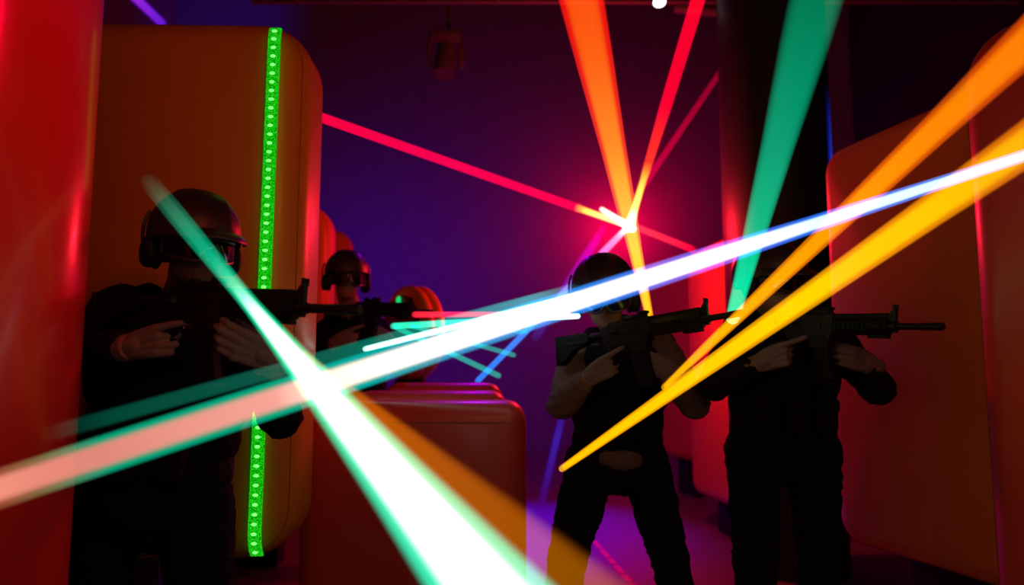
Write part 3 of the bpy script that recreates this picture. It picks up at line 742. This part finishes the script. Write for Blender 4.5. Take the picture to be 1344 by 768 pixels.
# ------------------------------------------------------------------ laser beams: glowing shafts of lit haze
def beam_mat(name, lo, hi, gain, fade=.52):
    m = bpy.data.materials.new(name); m.use_nodes = True; nt = m.node_tree; nt.nodes.clear(); N = nt.nodes.new; L_ = nt.links.new
    # how deep the sight line runs through the round shaft: its component across the shaft's axis against the normal
    geo = N('ShaderNodeNewGeometry'); ax = N('ShaderNodeAttribute'); ax.attribute_type = 'OBJECT'; ax.attribute_name = 'axis'
    def vm(op, a, b=None):
        v = N('ShaderNodeVectorMath'); v.operation = op; L_(a, v.inputs[0])
        if b is not None: L_(b, v.inputs[1])
        return v
    dt = vm('DOT_PRODUCT', geo.outputs['Incoming'], ax.outputs['Vector']); sc_ = vm('SCALE', ax.outputs['Vector']); L_(dt.outputs['Value'], sc_.inputs['Scale'])
    ac = vm('NORMALIZE', vm('SUBTRACT', geo.outputs['Incoming'], sc_.outputs[0]).outputs[0])
    inv_ = N('ShaderNodeMath'); inv_.operation = 'ABSOLUTE'; L_(vm('DOT_PRODUCT', ac.outputs[0], geo.outputs['Normal']).outputs['Value'], inv_.inputs[0])
    def ss(a, b):
        r = N('ShaderNodeMapRange'); r.interpolation_type = 'SMOOTHSTEP'; r.inputs['From Min'].default_value = a; r.inputs['From Max'].default_value = b
        L_(inv_.outputs[0], r.inputs['Value']); return r.outputs['Result']
    ca = N('ShaderNodeAttribute'); ca.attribute_name = 'core'; ea = N('ShaderNodeAttribute'); ea.attribute_name = 'edge'
    mx = N('ShaderNodeMix'); mx.data_type = 'RGBA'; L_(ss(lo, hi), mx.inputs[0]); L_(ea.outputs['Color'], mx.inputs[6]); L_(ca.outputs['Color'], mx.inputs[7])
    ml = N('ShaderNodeMath'); ml.operation = 'MULTIPLY'; ml.inputs[1].default_value = gain; L_(ss(0.02, fade), ml.inputs[0])
    em = N('ShaderNodeEmission'); L_(mx.outputs[2], em.inputs[0]); L_(ml.outputs[0], em.inputs[1])
    tr = N('ShaderNodeBsdfTransparent'); ad = N('ShaderNodeAddShader'); L_(em.outputs[0], ad.inputs[0]); L_(tr.outputs[0], ad.inputs[1])
    o = N('ShaderNodeOutputMaterial'); L_(ad.outputs[0], o.inputs[0]); m.cycles.emission_sampling = 'NONE'; return m
BM = {'wide': beam_mat('laser_shaft_soft', .58, .92, 0.5), 'big': beam_mat('laser_shaft_rim', .68, .965, 0.5), 'rim': beam_mat('laser_shaft_fringed', .66, .95, 0.5, .45), 'soft': beam_mat('laser_shaft_hazy', .0, .95, 0.5, .85), 'thin': beam_mat('laser_shaft_fine', .35, .8, 0.5)}
def beam(label, p0, d0, p1, d1, stops, kind='wide', group=None, on=0.0):
    """stops: (t, width px, core rgb, edge rgb) along the image line; the shaft itself is straight in space"""
    ts = sorted(set([s_[0] for s_ in stops] + [i/24 for i in range(25)]))
    def ev(t):
        for a, b in zip(stops[:-1], stops[1:]):
            if t <= b[0]+1e-9:
                k_ = (t-a[0])/(b[0]-a[0]); mixf = lambda u_, v_: tuple(u_[i]+(v_[i]-u_[i])*k_ for i in range(3))
                return a[1]+(b[1]-a[1])*k_, mixf(a[2], b[2]), mixf(a[3], b[3])
        return stops[-1][1:]
    A_, B_ = at(*p0, d0), at(*p1, d1); ax_ = (B_-A_).normalized(); x_, y_, _ = frame_of(ax_)
    loops, cols = [], []
    def add(c_, r_, cc, ee): loops.append([c_ + (x_*math.cos(2*math.pi*k_/28)+y_*math.sin(2*math.pi*k_/28))*r_ for k_ in range(28)]); cols.append((cc, ee))
    for i, t in enumerate(ts):
        w_, cc, ee = ev(t); px = p0[0]+(p1[0]-p0[0])*t; py = p0[1]+(p1[1]-p0[1])*t; d = 1/((1-t)/d0+t/d1)
        c_ = at(px, py, d); r_ = w_*0.5*(d*DS)/F
        if i == 0 and on:
            c2 = c_-ax_*on; r2 = r_*1.3
            for q in (.08, .4, .7, .9, 1): add(c2-ax_*r2*math.sqrt(1-q*q), r2*q, cc, ee)
        elif i == 0:
            for q in (.08, .4, .7, .9): add(c_-ax_*r_*math.sqrt(1-q*q), r_*q, cc, ee)
        add(c_, r_, cc, ee)
        if i == len(ts)-1:
            for q in (.9, .7, .4, .08): add(c_+ax_*r_*math.sqrt(1-q*q), r_*q, cc, ee)
    bm = bmesh.new(); loft(bm, loops, True, True); me = bpy.data.meshes.new('laser_ray')
    bm.verts.index_update(); bmesh.ops.recalc_face_normals(bm, faces=bm.faces); bm.to_mesh(me); bm.free()
    for nm, ix in (('core', 0), ('edge', 1)):
        at_ = me.attributes.new(nm, 'FLOAT_COLOR', 'POINT'); arr = np.ones((len(me.vertices), 4), dtype=np.float32)
        for li, c_ in enumerate(cols): arr[li*28:(li+1)*28, :3] = c_[ix]
        at_.data.foreach_set('color', arr.ravel())
    o = link('laser_ray', me, BM[kind]); tag(o, label, 'laser beam', group); o['kind'] = 'thing'; o['axis'] = tuple(ax_); return o
W = (2.2, 2.2, 2.2)
GRN = (0, .55, .22); TEAL = (0, .42, .28)
# the big green and white shaft
beam('thick blinding white laser beam with green edges running to the bottom edge', (197, 240), 1.86, (741, 900), .62,
     [(0, 24, (.004, .012, .006), (.001, .004, .002)), (.05, 26, (.02, .16, .08), (0, .08, .04)), (.09, 26, (.01, .30, .15), (0, .16, .08)), (.16, 23, (0, .48, .24), (0, .3, .14)), (.215, 21, (.1, .95, .5), (0, .5, .24)),
      (.25, 22, (1.0, 2.2, 1.6), (0, .65, .3)), (.30, 28, (2.5, 3, 3), (0, .75, .3)), (.40, 44, (3, 3, 3), (0, .8, .35)), (.6, 80, (3, 3, 3), (0, .8, .42)), (.8, 122, (3, 3, 3), (0, .85, .48)), (1, 165, (3, 3, 3), (0, .9, .55))], 'big')
beam('broad dull orange laser haze along the right side of the white beam', (398, 462), 1.40, (838, 852), .70,
     [(0, 5, (.3, .1, 0), (.05, 0, 0)), (.25, 34, (.42, .09, 0), (.12, .01, 0)), (.6, 80, (.34, .08, 0), (.10, .01, 0)), (1, 120, (.2, .07, 0), (.06, .015, 0))], 'soft')
# long pale shaft crossing the whole picture
beam('long pale laser beam from salmon pink at left to icy blue at upper right', (-30, 651), 1.12, (1370, 196), 2.12,
     [(0, 52, (.85, .30, .20), (.25, .03, .02)), (.06, 50, (.74, .25, .19), (.12, .14, .05)), (.12, 50, (.76, .25, .19), (0, .34, .18)), (.28, 48, (.95, .38, .31), (0, .36, .2)),
      (.34, 46, (1.5, 1.1, .9), (0, .42, .32)), (.45, 40, (1.9, 1.8, 1.6), (0, .32, .5)), (.55, 36, (2.2, 2.2, 2.2), (0, .25, .8)), (.68, 32, (2, 1.9, 2.2), (.08, .1, .75)), (.78, 24, (.9, 1.3, 2), (.02, .15, .8)),
      (.92, 18, (.7, 1.1, 1.6), (.02, .2, .7)), (1, 18, (.35, .7, 1.2), (0, .15, .5))], 'rim')
beam('faint teal laser beam running just above the long pale beam', (62, 570), 1.30, (757, 378), 3.0,
     [(0, 22, (0, .002, .001), (0, .001, .001)), (.12, 22, (.0, .06, .035), (0, .03, .02)), (.5, 21, (.004, .10, .065), (0, .05, .035)), (.75, 20, (0, .20, .15), (0, .1, .07)), (.92, 17, (.03, .35, .4), (0, .15, .15)), (1, 15, (0, 0, 0), (0, 0, 0))], 'soft')
beam('thin white laser beam starting at the hands of the rear player', (480, 458), 3.7, (760, 388), 2.95,
     [(0, 7.5, (1.2, 2, 1.7), (0, .8, .5)), (1, 11, (1.5, 2, 2), (.1, .7, .7))], 'thin')
beam('teal and white horizontal laser beam ending at the blue goggled helmet', (517, 428), 3.6, (758, 415), 3.05,
     [(0, 9, (.02, .95, .55), (0, .5, .3)), (.45, 9, (.05, .95, .65), (0, .5, .35)), (.7, 8, (1.2, 1.8, 1.8), (0, .5, .5)), (1, 8, (1.8, 2, 2), (.1, .6, .6))], 'thin')
beam('red laser beam leaving the muzzle of the rear player', (545, 413), 3.72, (752, 412), 3.3, [(0, 9, (1.1, .02, .05), (.5, 0, .02)), (.6, 7, (.9, .05, .15), (.4, 0, .05)), (1, 6, (.8, .1, .2), (.3, 0, .05))], 'thin')
beam('dim teal laser streak slanting down lowest beneath the horizontal beam', (520, 430), 3.75, (654, 493), 3.6, [(0, 7, (0, .42, .28), (0, .2, .14)), (1, 8, (0, .30, .22), (0, .18, .12))], 'thin')
beam('dim teal laser streak fanning right between the horizontal beam and the blue one', (540, 428), 3.75, (674, 466), 3.6, [(0, 6, (0, .36, .26), (0, .2, .14)), (1, 7, (0, .26, .22), (0, .15, .12))], 'thin')
beam('short dim teal laser streak fanning highest under the white beam', (600, 428), 3.75, (690, 436), 3.6, [(0, 5, (0, .3, .26), (0, .15, .12)), (1, 6, (0, .18, .16), (0, .1, .08))], 'thin')
# hub
beam('blue to lavender laser beam rising behind the helmet to the red flare', (627, 500), 4.3, (826, 296), 6.0,
     [(0, 8, (0, .22, .95), (0, .1, .6)), (.5, 9, (.03, .25, .95), (0, .1, .5)), (.66, 10, (.2, .2, .9), (.1, .05, .5)), (.82, 10, (.55, .2, .8), (.3, .05, .4)), (.93, 9, (1, .4, .7), (.5, .1, .2)), (1, 8, W, (1, .5, 0))], 'thin')
beam('soft purple laser streak beside the helmet below the red flare', (704, 440), 5.2, (792, 300), 6.2,
     [(0, 16, (.01, .01, .12), (0, 0, .04)), (.4, 16, (.06, .01, .30), (.02, 0, .12)), (.75, 15, (.30, 0, .38), (.1, 0, .15)), (1, 10, (.3, 0, .15), (.1, 0, .05))])
beam('long red laser beam from the big LED bunker to the red flare', (418, 153), 3.4, (826, 297), 6.0,
     [(0, 14, (.95, 0, .035), (.7, 0, .03)), (.75, 12, (.95, 0, .04), (.6, 0, .03)), (.835, 12, (.9, 0, .04), (.5, 0, .03)), (.85, 9, (2, 1.0, .05), (1, .3, 0)), (.95, 8, (2.2, 1.6, .5), (1, .4, 0)), (1, 8, W, (1, .6, .1))], 'thin')
beam('short white hot laser stub above left of the flare centre', (790, 275), 6.2, (830, 300), 6.0, [(0, 7, (2, 1.6, 1.4), (1, .4, .2)), (1, 11, W, (1, .8, .3))], 'thin')
beam('bright red laser beam rising from the flare to the ceiling', (919, -10), 3.2, (826, 297), 6.0,
     [(0, 21, (.95, 0, .02), (.8, 0, .03)), (.5, 17, (.95, 0, .02), (.8, 0, .03)), (.74, 12, (.95, .04, .0), (.8, .02, 0)), (.8, 9, (1.2, .7, .02), (1, .3, 0)), (.93, 10, (2, 1.6, .3), (1, .5, 0)), (1, 16, W, (1, .8, .2))], 'thin', on=2.2)
beam('dim crimson laser beam from the pillar down to the red flare', (960, 73), 6.4, (845, 243), 6.2, [(0, 8, (.20, 0, .01), (.12, 0, .01)), (1, 10, (.5, 0, .03), (.3, 0, .02))], 'thin')
beam('short red laser beam from the flare down right to the orange bunker', (832, 297), 6.0, (908, 327), 5.2, [(0, 9, (.9, .05, .05), (.5, 0, .03)), (1, 10, (.95, 0, .03), (.7, 0, .03))], 'thin')
beam('wide orange laser beam falling from the ceiling to the middle rifle', (757, -30), 1.7, (852, 414), 3.08,
     [(0, 66, (.95, .07, 0), (.8, .005, 0)), (.25, 52, (.98, .12, 0), (.8, .01, 0)), (.5, 36, (1.0, .26, 0), (.8, .03, 0)), (.68, 27, (1, .55, 0), (.8, .12, 0)), (.8, 19, (1.1, .75, 0), (.9, .3, 0)), (1, 11, (1.1, .7, 0), (.9, .3, 0))], on=2.2)
beam('emerald green laser beam falling in front of the dark pillar', (1080, -35), 1.5, (962, 416), 2.75,
     [(0, 78, (0, .17, .07), (0, .06, .03)), (.2, 68, (0, .24, .11), (0, .08, .04)), (.5, 46, (0, .34, .17), (0, .14, .07)), (.75, 32, (0, .50, .24), (0, .25, .12)), (1, 19, (0, .95, .46), (0, .4, .2))], 'soft', on=2.2)
beam('upper amber laser beam sweeping down from the right frame edge', (1385, 20), 1.2, (872, 508), 2.75,
     [(0, 64, (.95, .20, 0), (.5, .05, 0)), (.3, 42, (.95, .24, 0), (.55, .07, 0)), (.6, 26, (1, .36, 0), (.65, .12, 0)), (.85, 15, (1, .48, 0), (.7, .2, 0)), (1, 8, (1, .5, 0), (.6, .2, 0))], on=2.2)
beam('lower yellow laser beam ending at the hip of the striding player', (1380, 166), 1.2, (738, 615), 2.95,
     [(0, 62, (1, .42, 0), (.6, .12, 0)), (.25, 44, (1, .58, 0), (.7, .22, 0)), (.5, 32, (1, .68, 0), (.8, .3, 0)), (.75, 20, (1.1, .66, 0), (.8, .3, 0)), (1, 9, (1.1, .6, 0), (.8, .25, 0))], on=2.2)
beam('blurred violet laser beam crossing the dark above the big bunker', (160, -20), 5.5, (212, 30), 5.8, [(0, 16, (.35, .02, .75), (.1, 0, .3)), (1, 14, (.12, .01, .6), (.04, 0, .25))])
beam('faint blue laser streak falling to the floor beside the red block', (744, 520), 5.0, (712, 655), 4.6, [(0, 12, (0, 0, .05), (0, 0, .02)), (.4, 12, (.02, .01, .30), (0, 0, .12)), (1, 12, (.01, 0, .12), (0, 0, .05))])
# flare source
bm = bmesh.new(); ell(bm, HUB, (.04, .04, .04)); o = from_bm('laser_source', bm, emat('hot_laser_source', (1, .9, .8), 6)); tag(o, 'tiny white hot laser source at the centre of the red flare', 'laser source')
o.data.materials[0].cycles.emission_sampling = 'NONE'
